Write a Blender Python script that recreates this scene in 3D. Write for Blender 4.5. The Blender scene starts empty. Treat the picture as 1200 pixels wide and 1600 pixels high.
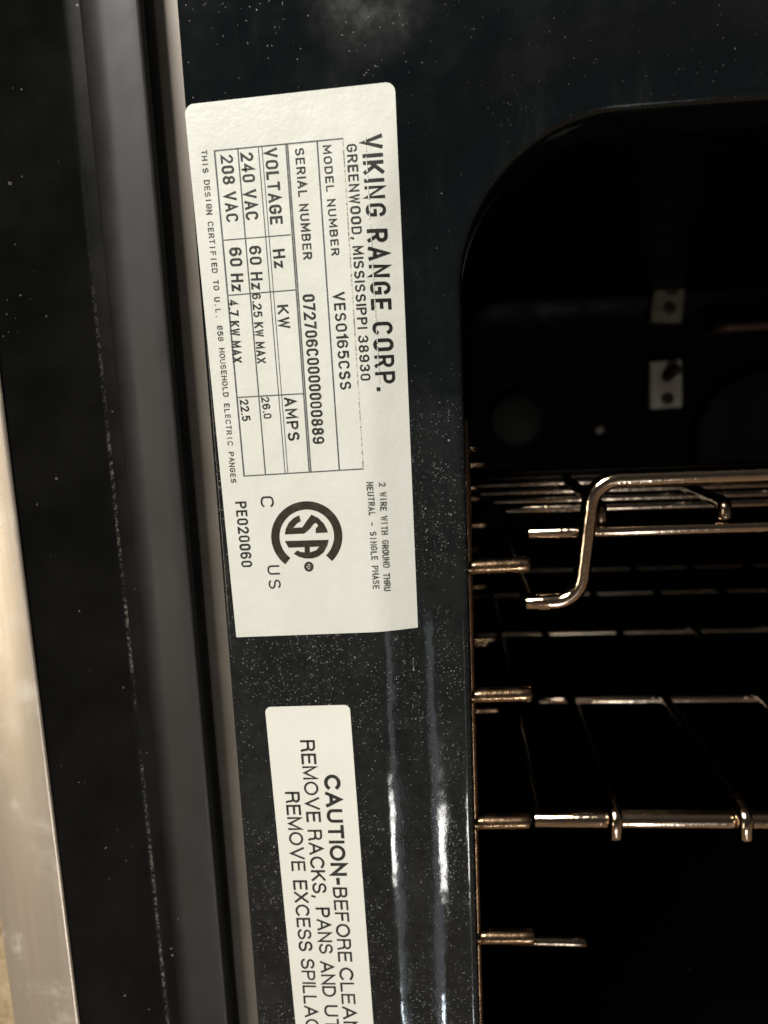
import bpy, bmesh, math, random
from mathutils import Vector, Matrix
from mathutils.geometry import tessellate_polygon
random.seed(4)
S = bpy.context.scene
C = S.collection

# ---------------------------------------------------------------- camera
# Frame of reference: u = right, v = up, w = out of the oven face (metres);
# the camera stands at u = v = 0, w = CAM.  World: x = u, y = -w, z = v.
CAM = 0.21776
RR = Vector((0.99583421, -0.02866349, -0.08655993))      # "right" in camera axes (x right, y down, z ahead)
DD = Vector((0.04267749, 0.98542466, 0.16467199))        # "down"
NN = Vector((0.08057822, -0.16768017, 0.98254288))       # "into the oven"

def un(px, py, w=0.0):
    """point of the plane at depth w that the photograph shows at px, py -> (u, v)"""
    ray = Vector(((px - 600) / 1200.0, (py - 800) / 1200.0, 1.0))
    X = ray * ((CAM - w) / NN.dot(ray))
    return (X.dot(RR), -X.dot(DD))

def P(u, v, w=0.0):
    return Vector((u, -w, v))

cam = bpy.data.cameras.new('camera')
cam.sensor_fit = 'VERTICAL'
cam.sensor_height = 36.0
cam.lens = 27.0
cam.clip_start = 0.01
cam.clip_end = 20
cam.dof.use_dof = True
cam.dof.focus_distance = 0.222
cam.dof.aperture_fstop = 11.0
co = bpy.data.objects.new('camera', cam)
C.objects.link(co)
cx = Vector((RR.x, NN.x, -DD.x))           # camera x axis in world axes
cy = Vector((-RR.y, -NN.y, DD.y))          # camera y axis (up)
cz = Vector((-RR.z, -NN.z, DD.z))          # camera looks along -z
m = Matrix((cx, cy, cz)).transposed().to_4x4()
m.translation = P(0, 0, CAM)
co.matrix_world = m
S.camera = co

# ---------------------------------------------------------------- light
W = bpy.data.worlds.new('World')
S.world = W
W.use_nodes = True
nt = W.node_tree
bg = nt.nodes['Background']
tc = nt.nodes.new('ShaderNodeTexCoord')
sp = nt.nodes.new('ShaderNodeSeparateXYZ')
cr = nt.nodes.new('ShaderNodeValToRGB')
mr = nt.nodes.new('ShaderNodeMapRange')
mr.inputs[1].default_value = -1
mr.inputs[2].default_value = 1
nt.links.new(tc.outputs['Generated'], sp.inputs[0])
nt.links.new(sp.outputs['Z'], mr.inputs[0])
nt.links.new(mr.outputs[0], cr.inputs[0])
nt.links.new(cr.outputs[0], bg.inputs[0])
e = cr.color_ramp.elements
e[0].position = 0.0
e[0].color = (0.40, 0.28, 0.18, 1)          # warm floor below
e[1].position = 1.0
e[1].color = (0.12, 0.115, 0.10, 1)          # ceiling
for pos, col in ((0.36, (0.20, 0.15, 0.11, 1)), (0.5, (0.08, 0.076, 0.07, 1)), (0.62, (0.035, 0.034, 0.031, 1))):
    k = e.new(pos)
    k.color = col
bg.inputs[1].default_value = 0.55

def area(name, loc, target, sx, sy, power, col):
    l = bpy.data.lights.new(name, 'AREA')
    l.shape = 'RECTANGLE'
    l.size = sx
    l.size_y = sy
    l.energy = power
    l.color = col
    o = bpy.data.objects.new(name, l)
    C.objects.link(o)
    o.location = loc
    o.rotation_euler = (Vector(target) - Vector(loc)).to_track_quat('-Z', 'Y').to_euler()
    return o

area('ceiling_lamp', P(-0.52, 1.05, 1.0), P(-0.05, -0.05, 0), 0.5, 0.5, 35, (1.0, 0.972, 0.915))
area('added_left_lamp', P(-0.60, -0.15, 0.80), P(0.02, -0.05, 0), 0.07, 0.45, 1.5, (1.0, 0.86, 0.66))  # added warm strip lamp, unseen, for the bright edge on upright rods
area('added_cool_lamp', P(0.33, -0.80, 1.0), P(0, -0.14, 0), 0.13, 0.75, 0.34, (0.80, 0.90, 1.0))  # unseen cool lamp added to draw soft bluish bands on the pressed step
area('added_low_lamp', P(0.22, -0.80, 1.0), P(0, -0.14, 0), 0.13, 0.13, 1.7, (1.0, 0.98, 0.93))  # added lamp standing in for ceiling light mirrored by the open door
area('added_lower_lamp', P(0.30, -1.22, 1.0), P(0, -0.19, 0), 0.03, 0.12, 0.7, (0.8, 0.9, 1.0))  # second added lamp further down, for the thin lowest streaks

S.view_settings.view_transform = 'Standard'
S.view_settings.look = 'None'
S.view_settings.exposure = 0.0
S.view_settings.gamma = 1.0
S.view_settings.use_curve_mapping = False
S.cycles.max_bounces = 10

# ---------------------------------------------------------------- materials
class N:
    def __init__(s, name):
        s.m = bpy.data.materials.new(name)
        s.m.use_nodes = True
        s.t = s.m.node_tree
        s.b = s.t.nodes['Principled BSDF']
        g = s.t.nodes.new('ShaderNodeNewGeometry')
        s.pos = g.outputs['Position']
    def new(s, kind, **kw):
        n = s.t.nodes.new(kind)
        for k, v in kw.items():
            setattr(n, k, v)
        return n
    def link(s, a, b):
        s.t.links.new(a, b)
    def put(s, sock, v):
        if isinstance(v, (int, float)):
            sock.default_value = v
        elif isinstance(v, tuple):
            sock.default_value = v if len(v) == 4 else v + (1,)
        else:
            s.link(v, sock)
    def math(s, op, a, b=0.0, clamp=False):
        n = s.new('ShaderNodeMath', operation=op, use_clamp=clamp)
        s.put(n.inputs[0], a)
        s.put(n.inputs[1], b)
        return n.outputs[0]
    def noise(s, scale, detail=3.0, rough=0.55, stretch=None, w=0):
        n = s.new('ShaderNodeTexNoise')
        n.inputs['Scale'].default_value = scale
        n.inputs['Detail'].default_value = detail
        n.inputs['Roughness'].default_value = rough
        vec = s.pos
        if stretch or w:
            mp = s.new('ShaderNodeMapping')
            s.link(s.pos, mp.inputs[0])
            if stretch:
                mp.inputs['Scale'].default_value = stretch
            mp.inputs['Location'].default_value = (w, w * 1.7, w * 0.6)
            vec = mp.outputs[0]
        s.link(vec, n.inputs['Vector'])
        return n.outputs['Fac']
    def ramp(s, fac, a, b, lo=0.0, hi=1.0):
        n = s.new('ShaderNodeMapRange')
        n.interpolation_type = 'SMOOTHSTEP'
        s.put(n.inputs[0], fac)
        n.inputs[1].default_value = a
        n.inputs[2].default_value = b
        n.inputs[3].default_value = lo
        n.inputs[4].default_value = hi
        return n.outputs[0]
    def mix(s, fac, a, b):
        n = s.new('ShaderNodeMix', data_type='RGBA')
        s.put(n.inputs[0], fac)
        s.put(n.inputs[6], a)
        s.put(n.inputs[7], b)
        return n.outputs[2]
    def vor(s, scale, w=0.0, stretch=None):
        mp = s.new('ShaderNodeMapping')
        s.link(s.pos, mp.inputs[0])
        mp.inputs['Location'].default_value = (w, w * .3, w * .7)
        if stretch:
            mp.inputs['Scale'].default_value = stretch
        n = s.new('ShaderNodeTexVoronoi')
        n.inputs['Scale'].default_value = scale
        s.link(mp.outputs[0], n.inputs['Vector'])
        sc = s.new('ShaderNodeSeparateColor')
        s.link(n.outputs['Color'], sc.inputs[0])
        return n.outputs['Distance'], sc.outputs
    def specks(s, scale, size, amount, w=0.0, stretch=None):
        """0..1 mask of irregular dust specks; amount = share of cells (socket or number)"""
        d, c = s.vor(scale, w, stretch)
        jag = s.math('MULTIPLY', s.noise(scale * 2.2, 2.0, w=w), 0.5)
        r = s.math('MULTIPLY', s.math('POWER', c[1], 2.0), size)
        r = s.math('ADD', r, size * 0.25)
        r = s.math('MULTIPLY', r, s.math('ADD', jag, 0.7))
        inside = s.math('LESS_THAN', d, r)
        pick = s.math('LESS_THAN', c[0], amount)
        return s.math('MULTIPLY', s.math('MULTIPLY', inside, pick), s.math('ADD', s.math('MULTIPLY', c[2], 0.8), 0.2))
    def bump(s, h, strength, dist):
        n = s.new('ShaderNodeBump')
        n.inputs['Strength'].default_value = strength
        n.inputs['Distance'].default_value = dist
        s.put(n.inputs['Height'], h)
        s.link(n.outputs[0], s.b.inputs['Normal'])
    def set(s, base=None, rough=None, metal=None, spec=None, alpha=None, coat=None):
        for key, v in (('Base Color', base), ('Roughness', rough), ('Metallic', metal), ('Specular IOR Level', spec), ('Alpha', alpha), ('Coat Weight', coat)):
            if v is not None:
                s.put(s.b.inputs[key], v)
        return s.m

def axis(n, i):
    sx = n.new('ShaderNodeSeparateXYZ')
    n.link(n.pos, sx.inputs[0])
    return sx.outputs[i]

# black porcelain enamel of the oven face, dusty
n = N('black enamel')
zz = axis(n, 2)
dens = n.ramp(zz, 0.03, -0.09, 0.025, 0.36)
dens = n.math('MULTIPLY', dens, n.math('MULTIPLY', n.ramp(n.noise(38, 3), 0.35, 0.70, 0.15, 1.5), n.ramp(n.noise(160, 4, 0.7), 0.40, 0.62, 0.25, 1.6)))
d1 = n.specks(800, 0.20, n.math('MULTIPLY', dens, 0.55), 0.0)
d2 = n.math('MULTIPLY', n.specks(1700, 0.34, n.math('MULTIPLY', dens, 3.4), 3.1), 0.55)
d3 = n.specks(420, 0.12, n.math('MULTIPLY', dens, 0.30), 7.7)
d4 = n.specks(520, 0.14, n.math('MULTIPLY', dens, 0.2), 5.2, (1.0, 1.0, 0.35))
dust = n.math('MAXIMUM', n.math('MAXIMUM', d1, d2), n.math('MAXIMUM', d3, d4))
film = n.ramp(n.noise(26, 6, 0.7), 0.42, 0.85, 0.0, 0.022)
dv = n.new('ShaderNodeVectorMath', operation='DISTANCE')
n.link(n.pos, dv.inputs[0])
dv.inputs[1].default_value = P(*un(575, -18), 0)
dust = n.math('MULTIPLY', dust, n.ramp(zz, 0.05, -0.04, 0.5, 1.0))
smear = n.math('MULTIPLY', n.ramp(dv.outputs['Value'], 0.021, 0.002), n.ramp(n.noise(140, 5, 0.7), 0.36, 0.75, 0.03, 0.13))
wipe = n.math('MULTIPLY', n.ramp(n.noise(60, 6, 0.75, (1.0, 1.0, 0.12), 4.0), 0.50, 0.80, 0.0, 0.030), n.ramp(n.noise(18, 3), 0.4, 0.65))
film = n.math('ADD', film, wipe)
film = n.math('ADD', n.math('ADD', film, n.math('MULTIPLY', n.ramp(n.math('ADD', zz, n.math('MULTIPLY', n.noise(22, 4), 0.08)), 0.10, -0.10, 0.0, 0.016), n.ramp(n.noise(240, 4, 0.7), 0.3, 0.7, 0.4, 1.2))), smear)
fac = n.math('ADD', n.math('MULTIPLY', dust, 0.45), film, True)
n.bump(n.math('ADD', n.math('ADD', n.noise(60, 2), n.math('MULTIPLY', n.noise(1400, 2, 0.6, (1.0, 1.0, 0.35)), 0.05)), n.math('MULTIPLY', dust, 0.25)), 0.14, 0.002)
M_enamel = n.set(base=n.mix(fac, (0.0040, 0.0054, 0.0062), (0.52, 0.53, 0.50)),
                 rough=n.math('ADD', n.ramp(n.noise(90, 5), 0.3, 0.75, 0.05, 0.11), n.math('MULTIPLY', dust, 0.5), True), spec=0.45)

# cavity enamel
n = N('cavity enamel')
d1 = n.specks(120, 0.12, 0.05, 2.0)
n.bump(n.noise(120, 3), 0.2, 0.002)
M_cavity = n.set(base=n.mix(n.math('MULTIPLY', d1, 0.15), (0.0012, 0.0013, 0.0014), (0.10, 0.095, 0.09)),
                 rough=n.ramp(n.noise(45, 4), 0.3, 0.7, 0.30, 0.45), spec=0.06)

# satin black paint of the side channel
n = N('satin black paint')
d1 = n.specks(230, 0.12, n.ramp(axis(n, 2), 0.05, -0.09, 0.03, 0.22), 1.0)
d2 = n.specks(620, 0.22, n.ramp(n.noise(45, 3), 0.5, 0.72, 0.0, 0.35), 4.0)
d3 = n.specks(200, 0.16, n.ramp(n.noise(24, 2, w=2.0), 0.55, 0.7, 0.0, 0.15), 8.0, (0.35, 1.0, 1.0))
dust = n.math('MAXIMUM', d1, n.math('MAXIMUM', d2, d3))
n.bump(n.noise(40, 4), 0.10, 0.002)
M_satin = n.set(base=n.mix(n.math('MULTIPLY', dust, 0.5), n.mix(n.ramp(n.noise(35, 5), 0.35, 0.7), (0.0045, 0.0045, 0.0042), (0.0075, 0.0074, 0.007)), (0.42, 0.40, 0.36)),
                rough=n.ramp(n.noise(70, 5), 0.3, 0.7, 0.34, 0.46), spec=0.12)
# the worn edge on it
n = N('worn paint edge')
f1 = n.ramp(n.noise(900, 4, 0.7), 0.44, 0.66)
f2 = n.ramp(n.noise(60, 3, w=3.0), 0.32, 0.60)
f3 = n.ramp(axis(n, 2), 0.075, -0.06, 0.0, 1.0)
M_worn = n.set(base=n.mix(n.math('MULTIPLY', n.math('MULTIPLY', n.math('MULTIPLY', f1, f2), f3), 0.7), (0.0045, 0.0045, 0.0045), (0.22, 0.21, 0.18)), rough=0.55, spec=0.1)

# grey satin panel next to the gasket
n = N('charcoal satin panel')
sp1 = n.specks(300, 0.10, 0.05, 6.0)
sheen_fade = n.ramp(n.math('ADD', axis(n, 0), n.math('MULTIPLY', n.noise(50, 3), 0.0015)), -0.0965, -0.0885)      # soft edge of the grey reflection, put into the colour
M_char = n.set(base=n.mix(n.math('MULTIPLY', sp1, 0.4), n.mix(sheen_fade, (0.0055, 0.0055, 0.0055), n.mix(n.ramp(n.noise(22, 5, 0.65), 0.3, 0.75), (0.0205, 0.0203, 0.0200), (0.0275, 0.0270, 0.0262))), (0.4, 0.39, 0.37)),
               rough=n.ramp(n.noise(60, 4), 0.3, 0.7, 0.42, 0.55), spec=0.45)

n = N('black rubber')
n.bump(n.noise(500, 3), 0.2, 0.0004)
M_rubber = n.set(base=n.mix(n.ramp(n.noise(120, 4), 0.4, 0.8), (0.005, 0.005, 0.005), (0.010, 0.010, 0.0095)), rough=0.6, spec=0.15)

n = N('tan reflection metal')
M_tan = n.set(base=n.mix(n.ramp(n.noise(45, 5), 0.3, 0.75), (0.18, 0.155, 0.128), (0.228, 0.20, 0.167)), rough=0.45, metal=0.35)  # tan reflection in the gap steel, put into its base colour

n = N('brushed stainless steel')
br = n.noise(160, 4, 0.6, (6.0, 6.0, 0.12))
sm = n.specks(150, 0.20, 0.10, 3.0, (1.0, 1.0, 0.6))
sm2 = n.ramp(n.noise(55, 5, 0.65), 0.48, 0.75, 0, 0.4)
n.bump(br, 0.08, 0.0006)
M_steel = n.set(base=n.mix(n.math('MAXIMUM', n.math('MULTIPLY', sm, 0.6), sm2), (0.76, 0.67, 0.56), (0.86, 0.82, 0.74)),
                rough=n.math('ADD', n.math('MULTIPLY', br, 0.12), 0.36), metal=n.math('SUBTRACT', 0.85, sm2))

n = N('mottled tan stone')
f1 = n.ramp(n.noise(70, 6, 0.7), 0.35, 0.68)
f2 = n.ramp(n.noise(190, 4, 0.7), 0.52, 0.72, 0, 0.6)
M_stone = n.set(base=n.mix(f2, n.mix(f1, (0.36, 0.27, 0.155), (0.50, 0.40, 0.26)), (0.22, 0.155, 0.085)), rough=0.5)

def chrome(name, base, grime, r0, r1, amount, metal=1.0):
    n = N(name)
    f = n.ramp(n.noise(170, 5, 0.7), 0.60 - amount * 0.35, 0.80)
    n.bump(n.math('ADD', n.noise(900, 3), n.math('MULTIPLY', n.noise(260, 3), 2.2)), 0.16, 0.0004)
    return n.set(base=n.mix(n.math('MULTIPLY', f, min(1.0, amount + 0.25)), base, grime), rough=n.ramp(f, 0, 1, r0, r1), metal=metal)
M_chrome = chrome('chromed wire', (0.70, 0.545, 0.41), (0.25, 0.15, 0.09), 0.10, 0.28, 0.25)
M_dark = chrome('shade toned wire', (0.11, 0.092, 0.075), (0.035, 0.026, 0.018), 0.16, 0.32, 0.5)  # dark cavity mirrored in the long wires, put into the base colour
M_dull = chrome('tarnished shaded wire', (0.33, 0.262, 0.20), (0.08, 0.052, 0.033), 0.14, 0.32, 0.5)  # tarnish, with shade of the cavity put into the base colour
M_brown = chrome('heat browned wire', (0.40, 0.265, 0.16), (0.10, 0.055, 0.028), 0.20, 0.42, 0.6)

M_upright = chrome('heat browned upright', (0.26, 0.165, 0.10), (0.07, 0.035, 0.018), 0.25, 0.45, 0.7)
n = N('cream label vinyl')
f1 = n.ramp(n.noise(60, 5, 0.65), 0.35, 0.75)
sp1 = n.specks(420, 0.12, 0.03, 9.0)
bd, bc = n.vor(110, 12.0)
bub = n.math('MULTIPLY', n.ramp(bd, 0.16, 0.03), n.math('LESS_THAN', bc[0], 0.10))
n.bump(n.math('ADD', n.math('ADD', n.noise(130, 4, 0.6), n.math('MULTIPLY', n.noise(900, 2), 0.15)), n.math('MULTIPLY', bub, 0.35)), 0.20, 0.0012)
sp1 = n.math('MAXIMUM', sp1, n.ramp(n.noise(48, 6, 0.72, w=5.0), 0.58, 0.82, 0.0, 0.30))
M_label = n.set(base=n.mix(n.math('MULTIPLY', sp1, 0.35), n.mix(f1, (0.655, 0.662, 0.60), (0.70, 0.705, 0.65)), (0.4, 0.38, 0.3)),
                rough=n.ramp(n.noise(100, 4), 0.3, 0.7, 0.26, 0.38), spec=0.6)
n = N('white caution vinyl')
f1 = n.ramp(n.noise(50, 5, 0.65), 0.35, 0.75)
M_caution = n.set(base=n.mix(f1, (0.745, 0.74, 0.67), (0.78, 0.775, 0.71)), rough=0.5, spec=0.35)
n = N('label paper edge')
M_edge = n.set(base=n.mix(n.noise(300), (0.35, 0.33, 0.27), (0.5, 0.48, 0.4)), rough=0.7)

def ink(name, col, worn, lo, hi, scale):
    n = N(name)
    f = n.ramp(n.noise(scale, 4, 0.7), lo, hi)
    return n.set(base=n.mix(f, col, worn), rough=0.45, spec=0.4)
M_ink = ink('black print', (0.018, 0.018, 0.017), (0.10, 0.10, 0.085), 0.48, 0.75, 700)
M_bold = ink('heavy black print', (0.014, 0.013, 0.012), (0.05, 0.05, 0.045), 0.5, 0.75, 500)
M_faint = ink('faded grey print', (0.04, 0.04, 0.038), (0.24, 0.24, 0.20), 0.45, 0.66, 1100)
M_line = ink('grey ruled line', (0.075, 0.08, 0.085), (0.16, 0.165, 0.16), 0.45, 0.7, 500)
M_speck = ink('worn ruled line', (0.10, 0.10, 0.095), (0.66, 0.65, 0.55), 0.40, 0.56, 1300)
M_logo = ink('certification print', (0.022, 0.018, 0.010), (0.045, 0.04, 0.028), 0.45, 0.7, 400)
M_cink = ink('caution print', (0.020, 0.020, 0.017), (0.06, 0.058, 0.05), 0.5, 0.75, 600)

n = N('white ceramic')
M_ceramic = n.set(base=n.mix(n.ramp(n.noise(70, 5), 0.35, 0.75), (0.74, 0.68, 0.59), (0.52, 0.45, 0.36)), rough=0.6)
n = N('dark screw')
M_screw = n.set(base=n.mix(n.noise(200), (0.03, 0.022, 0.015), (0.07, 0.05, 0.03)), rough=0.5, metal=0.6)
n = N('element sheath')
M_sheath = n.set(base=n.mix(n.noise(90), (0.085, 0.042, 0.03), (0.13, 0.065, 0.045)), rough=0.45, metal=0.4)
n = N('frosted lamp glass')
M_glass = n.set(base=n.mix(n.noise(60), (0.028, 0.028, 0.026), (0.050, 0.050, 0.045)), rough=0.6, spec=0.1)
n = N('fan cover enamel')
M_fan = n.set(base=n.mix(n.noise(60), (0.011, 0.011, 0.010), (0.017, 0.017, 0.015)), rough=0.6, spec=0.1)
n = N('dim reflected ceramic')
M_reflected = n.set(base=n.mix(n.ramp(n.noise(70, 5), 0.35, 0.75), (0.24, 0.205, 0.145), (0.15, 0.125, 0.085)), rough=0.6)  # dimness of a reflected block, put into the colour

# ---------------------------------------------------------------- helpers
WORLD = {}
def thing(name, loc, label, cat, group=None):
    o = bpy.data.objects.new(name, None)
    o.empty_display_size = 0.02
    C.objects.link(o)
    o.location = loc
    o['label'] = label
    o['category'] = cat
    if group:
        o['group'] = group
    WORLD[o.name] = Vector(loc)
    return o

def obj(name, bm, mats, parent=None, origin=None, smooth=True, angle=40):
    """link a bmesh given in world coordinates as ONE mesh object"""
    base = WORLD[parent.name] if parent is not None else Vector((0, 0, 0))
    org = Vector(origin) if origin is not None else base
    bmesh.ops.translate(bm, verts=bm.verts, vec=-org)
    me = bpy.data.meshes.new(name)
    if smooth:
        for f in bm.faces:
            f.smooth = True
        ca = math.radians(angle)
        for ed in bm.edges:
            if len(ed.link_faces) == 2 and ed.calc_face_angle(0) > ca:
                ed.smooth = False
    bm.to_mesh(me)
    bm.free()
    for mm in (mats if isinstance(mats, (list, tuple)) else [mats]):
        me.materials.append(mm)
    o = bpy.data.objects.new(name, me)
    C.objects.link(o)
    o.parent = parent
    o.location = org - base
    WORLD[o.name] = org
    return o

def fillet(pts, r, k=7):
    out = [Vector(pts[0])]
    for i in range(1, len(pts) - 1):
        a, b, c = Vector(pts[i - 1]), Vector(pts[i]), Vector(pts[i + 1])
        d1, d2 = (a - b), (c - b)
        l1, l2 = d1.length, d2.length
        d1.normalize()
        d2.normalize()
        ang = d1.angle(d2)
        if ang > 3.1:
            out.append(b)
            continue
        t = min(r / math.tan(ang / 2), l1 * 0.49, l2 * 0.49)
        rad = t * math.tan(ang / 2)
        cen = b + (d1 + d2).normalized() * (rad / math.sin(ang / 2))
        p, q = b + d1 * t - cen, b + d2 * t - cen
        tot = p.angle(q)
        for j in range(k + 1):
            s = j / k
            v = (p * math.sin((1 - s) * tot) + q * math.sin(s * tot)) / math.sin(tot)
            out.append(cen + v)
    out.append(Vector(pts[-1]))
    return out

def tube(bm, pts, r, seg=20, dome=True, wob=0.0):
    pts = [Vector(p) for p in pts]
    rings = []
    t0 = (pts[1] - pts[0]).normalized()
    up = Vector((0, 0, 1)) if abs(t0.z) < 0.9 else Vector((1, 0, 0))
    nrm = (up - t0 * up.dot(t0)).normalized()
    prev = t0
    stations = []
    for i, p in enumerate(pts):
        if i == 0:
            t = t0
        elif i == len(pts) - 1:
            t = (pts[i] - pts[i - 1]).normalized()
        else:
            t = ((pts[i] - pts[i - 1]).normalized() + (pts[i + 1] - pts[i]).normalized()).normalized()
        q = prev.rotation_difference(t)
        nrm = (q @ nrm)
        nrm = (nrm - t * nrm.dot(t)).normalized()
        prev = t
        stations.append((p, t, nrm.copy()))
    full = []
    if dome:
        p, t, nn = stations[0]
        for a in (75, 50, 25):
            full.append((p - t * r * 0.55 * math.sin(math.radians(a)), t, nn, r * math.cos(math.radians(a))))
    full += [(p, t, nn, r) for p, t, nn in stations]
    if dome:
        p, t, nn = stations[-1]
        for a in (25, 50, 75):
            full.append((p + t * r * 0.55 * math.sin(math.radians(a)), t, nn, r * math.cos(math.radians(a))))
    for p, t, nn, rad in full:
        b = t.cross(nn)
        rings.append([bm.verts.new(p + (nn * math.cos(2 * math.pi * k / seg) + b * math.sin(2 * math.pi * k / seg)) * rad) for k in range(seg)])
    for a, b in zip(rings, rings[1:]):
        for k in range(seg):
            bm.faces.new((a[k], a[(k + 1) % seg], b[(k + 1) % seg], b[k]))
    bm.faces.new(list(reversed(rings[0])))
    bm.faces.new(rings[-1])
    return bm

def subdiv_line(a, b, n):
    a, b = Vector(a), Vector(b)
    return [a.lerp(b, i / n) for i in range(n + 1)]

def extrude_profile(bm, prof, v0, v1, nv=1, mi=None):
    """prof: list of (u, w); extruded from v0 to v1"""
    cols = []
    for j in range(nv + 1):
        v = v0 + (v1 - v0) * j / nv
        cols.append([bm.verts.new(P(u, v, w)) for u, w in prof])
    for a, b in zip(cols, cols[1:]):
        for i in range(len(prof) - 1):
            f = bm.faces.new((a[i], a[i + 1], b[i + 1], b[i]))
            if mi:
                f.material_index = mi[i]
    return bm

def box(bm, u0, u1, v0, v1, w0, w1, bev=0.0):
    r = bmesh.ops.create_cube(bm, size=1.0)
    for vv in r['verts']:
        c = vv.co
        vv.co = P(u0 + (c.x + .5) * (u1 - u0), v0 + (c.z + .5) * (v1 - v0), w0 + (0.5 - c.y) * (w1 - w0))
    if bev:
        es = list({ed for vv in r['verts'] for ed in vv.link_edges})
        bmesh.ops.bevel(bm, geom=es, offset=bev, segments=3, affect='EDGES', profile=0.5)
    return bm

def disc(bm, u, v, w, r, h, seg=32, dome=0.0):
    """short cylinder facing out of the oven"""
    rings = []
    for rad, ww in ((r, w), (r, w + h * 0.7), (r * 0.96, w + h), (r * 0.6, w + h + dome * 0.7), (r * 0.2, w + h + dome)):
        rings.append([bm.verts.new(P(u + rad * math.cos(2 * math.pi * k / seg), v + rad * math.sin(2 * math.pi * k / seg), ww)) for k in range(seg)])
    for a, b in zip(rings, rings[1:]):
        for k in range(seg):
            bm.faces.new((a[k], a[(k + 1) % seg], b[(k + 1) % seg], b[k]))
    bm.faces.new(rings[-1])
    return bm

# ---------------------------------------------------------------- the oven
OU0, OU1, OV0, OV1, ORAD = 0.0036, 0.470, -0.330, 0.0695, 0.0455    # the opening (rounded rectangle)
FU0, FU1, FV0, FV1 = -0.0685, 0.545, -0.420, 0.190                  # the face

def lip_distance(u, v):
    """distance outside the edge of the opening"""
    cu, cv = (OU0 + OU1) / 2, (OV0 + OV1) / 2
    qx = abs(u - cu) - ((OU1 - OU0) / 2 - ORAD)
    qy = abs(v - cv) - ((OV1 - OV0) / 2 - ORAD)
    return math.hypot(max(qx, 0), max(qy, 0)) + min(max(qx, qy), 0) - ORAD

def soft(x, k):
    return k * math.log1p(math.exp(max(-50.0, min(50.0, x / k)))) if x / k < 50 else x

def face_w(d):
    """depth of the face at a distance d (m) from the opening edge: a pressed step down towards the opening"""
    d *= 1000
    s = 0.27
    val = -s * (soft(25.0 - d, 1.2) - soft(9.5 - d, 1.9))
    return val / 1000

DEPTH = -0.462
oven = thing('oven', P(0.24, FV0, -0.2), 'black enamelled oven, seen close at the upper left corner of its open mouth', 'oven')

# ring path round the opening
def path():
    pts = []
    cs = [(OU0 + ORAD, OV1 - ORAD, 180, 90), (OU1 - ORAD, OV1 - ORAD, 90, 0), (OU1 - ORAD, OV0 + ORAD, 0, -90), (OU0 + ORAD, OV0 + ORAD, -90, -180)]
    rc = [(FU0, FV1), (FU1, FV1), (FU1, FV0), (FU0, FV0)]
    for (cu, cv, a0, a1), (ru, rv) in zip(cs, rc):
        angs = [a0 + (a1 - a0) * i / 36 for i in range(37)]
        x = math.degrees(math.atan2(rv - cv, ru - cu))
        while x > max(a0, a1): x -= 360
        while x < min(a0, a1): x += 360
        angs.append(x)
        angs.sort(reverse=True)
        for a in angs:
            pts.append((cu, cv, math.cos(math.radians(a)), math.sin(math.radians(a))))
    return pts
PATH = path()

prof = [(-0.0012, -0.030), (-0.0012, -0.0125)]
for a in range(0, 91, 10):                                  # rolled lip
    prof.append((-0.0012 + 0.0024 * (1 - math.cos(math.radians(a))), -0.0042 - 0.0024 + 0.0024 * math.sin(math.radians(a))))
dd = 0.0020
while dd < 0.0295:
    prof.append((dd, face_w(dd)))
    dd += 0.0005
bm = bmesh.new()
rings = []
for cu, cv, nx, ny in PATH:
    ring = [bm.verts.new(P(cu + nx * (ORAD + d), cv + ny * (ORAD + d), w)) for d, w in prof]
    # outward to the rectangular rim of the face
    tt = []
    if nx < -1e-6: tt.append((FU0 - cu) / nx)
    if nx > 1e-6: tt.append((FU1 - cu) / nx)
    if ny < -1e-6: tt.append((FV0 - cv) / ny)
    if ny > 1e-6: tt.append((FV1 - cv) / ny)
    t = min(tt)
    ou, ov = cu + nx * t, cv + ny * t
    dmax = prof[-1][0] + ORAD
    for q in (0.25, 0.5, 0.75):
        s = dmax + (t - 0.0011 - dmax) * q
        ring.append(bm.verts.new(P(cu + nx * s, cv + ny * s, 0)))
    sx = 1 if abs(ou - FU1) < 1e-6 else (-1 if abs(ou - FU0) < 1e-6 else 0)
    sy = 1 if abs(ov - FV1) < 1e-6 else (-1 if abs(ov - FV0) < 1e-6 else 0)
    for off, w in ((0.0011, 0.0), (0.0006, -0.0001), (0.0002, -0.0005), (0.0, -0.0011), (0.0, -0.022)):
        ring.append(bm.verts.new(P(ou - sx * off, ov - sy * off, w)))
    rings.append(ring)
for a, b in zip(rings, rings[1:] + rings[:1]):
    for k in range(len(a) - 1):
        bm.faces.new((a[k], b[k], b[k + 1], a[k + 1]))
bmesh.ops.remove_doubles(bm, verts=bm.verts, dist=1e-6)
bmesh.ops.recalc_face_normals(bm, faces=bm.faces)
obj('face_frame', bm, M_enamel, oven)

# cavity: a rounded box, its inner wall flush with the rolled lip
bm = bmesh.new()
rings = []
secs = [(-0.0014, -0.0270), (-0.0014, -0.0302), (-0.0012, -0.10), (-0.0012, -0.25), (-0.0012, DEPTH + 0.02), (-0.006, DEPTH + 0.006), (-0.018, DEPTH)]
for cu, cv, nx, ny in PATH:
    rings.append([bm.verts.new(P(cu + nx * (ORAD + d), cv + ny * (ORAD + d), w)) for d, w in secs])
for a, b in zip(rings, rings[1:] + rings[:1]):
    for k in range(len(a) - 1):
        bm.faces.new((a[k], a[k + 1], b[k + 1], b[k]))
bm.faces.new([r[-1] for r in rings])
bmesh.ops.remove_doubles(bm, verts=bm.verts, dist=1e-6)
bmesh.ops.recalc_face_normals(bm, faces=bm.faces)
cav = obj('cavity_liner', bm, M_cavity, oven)

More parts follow.
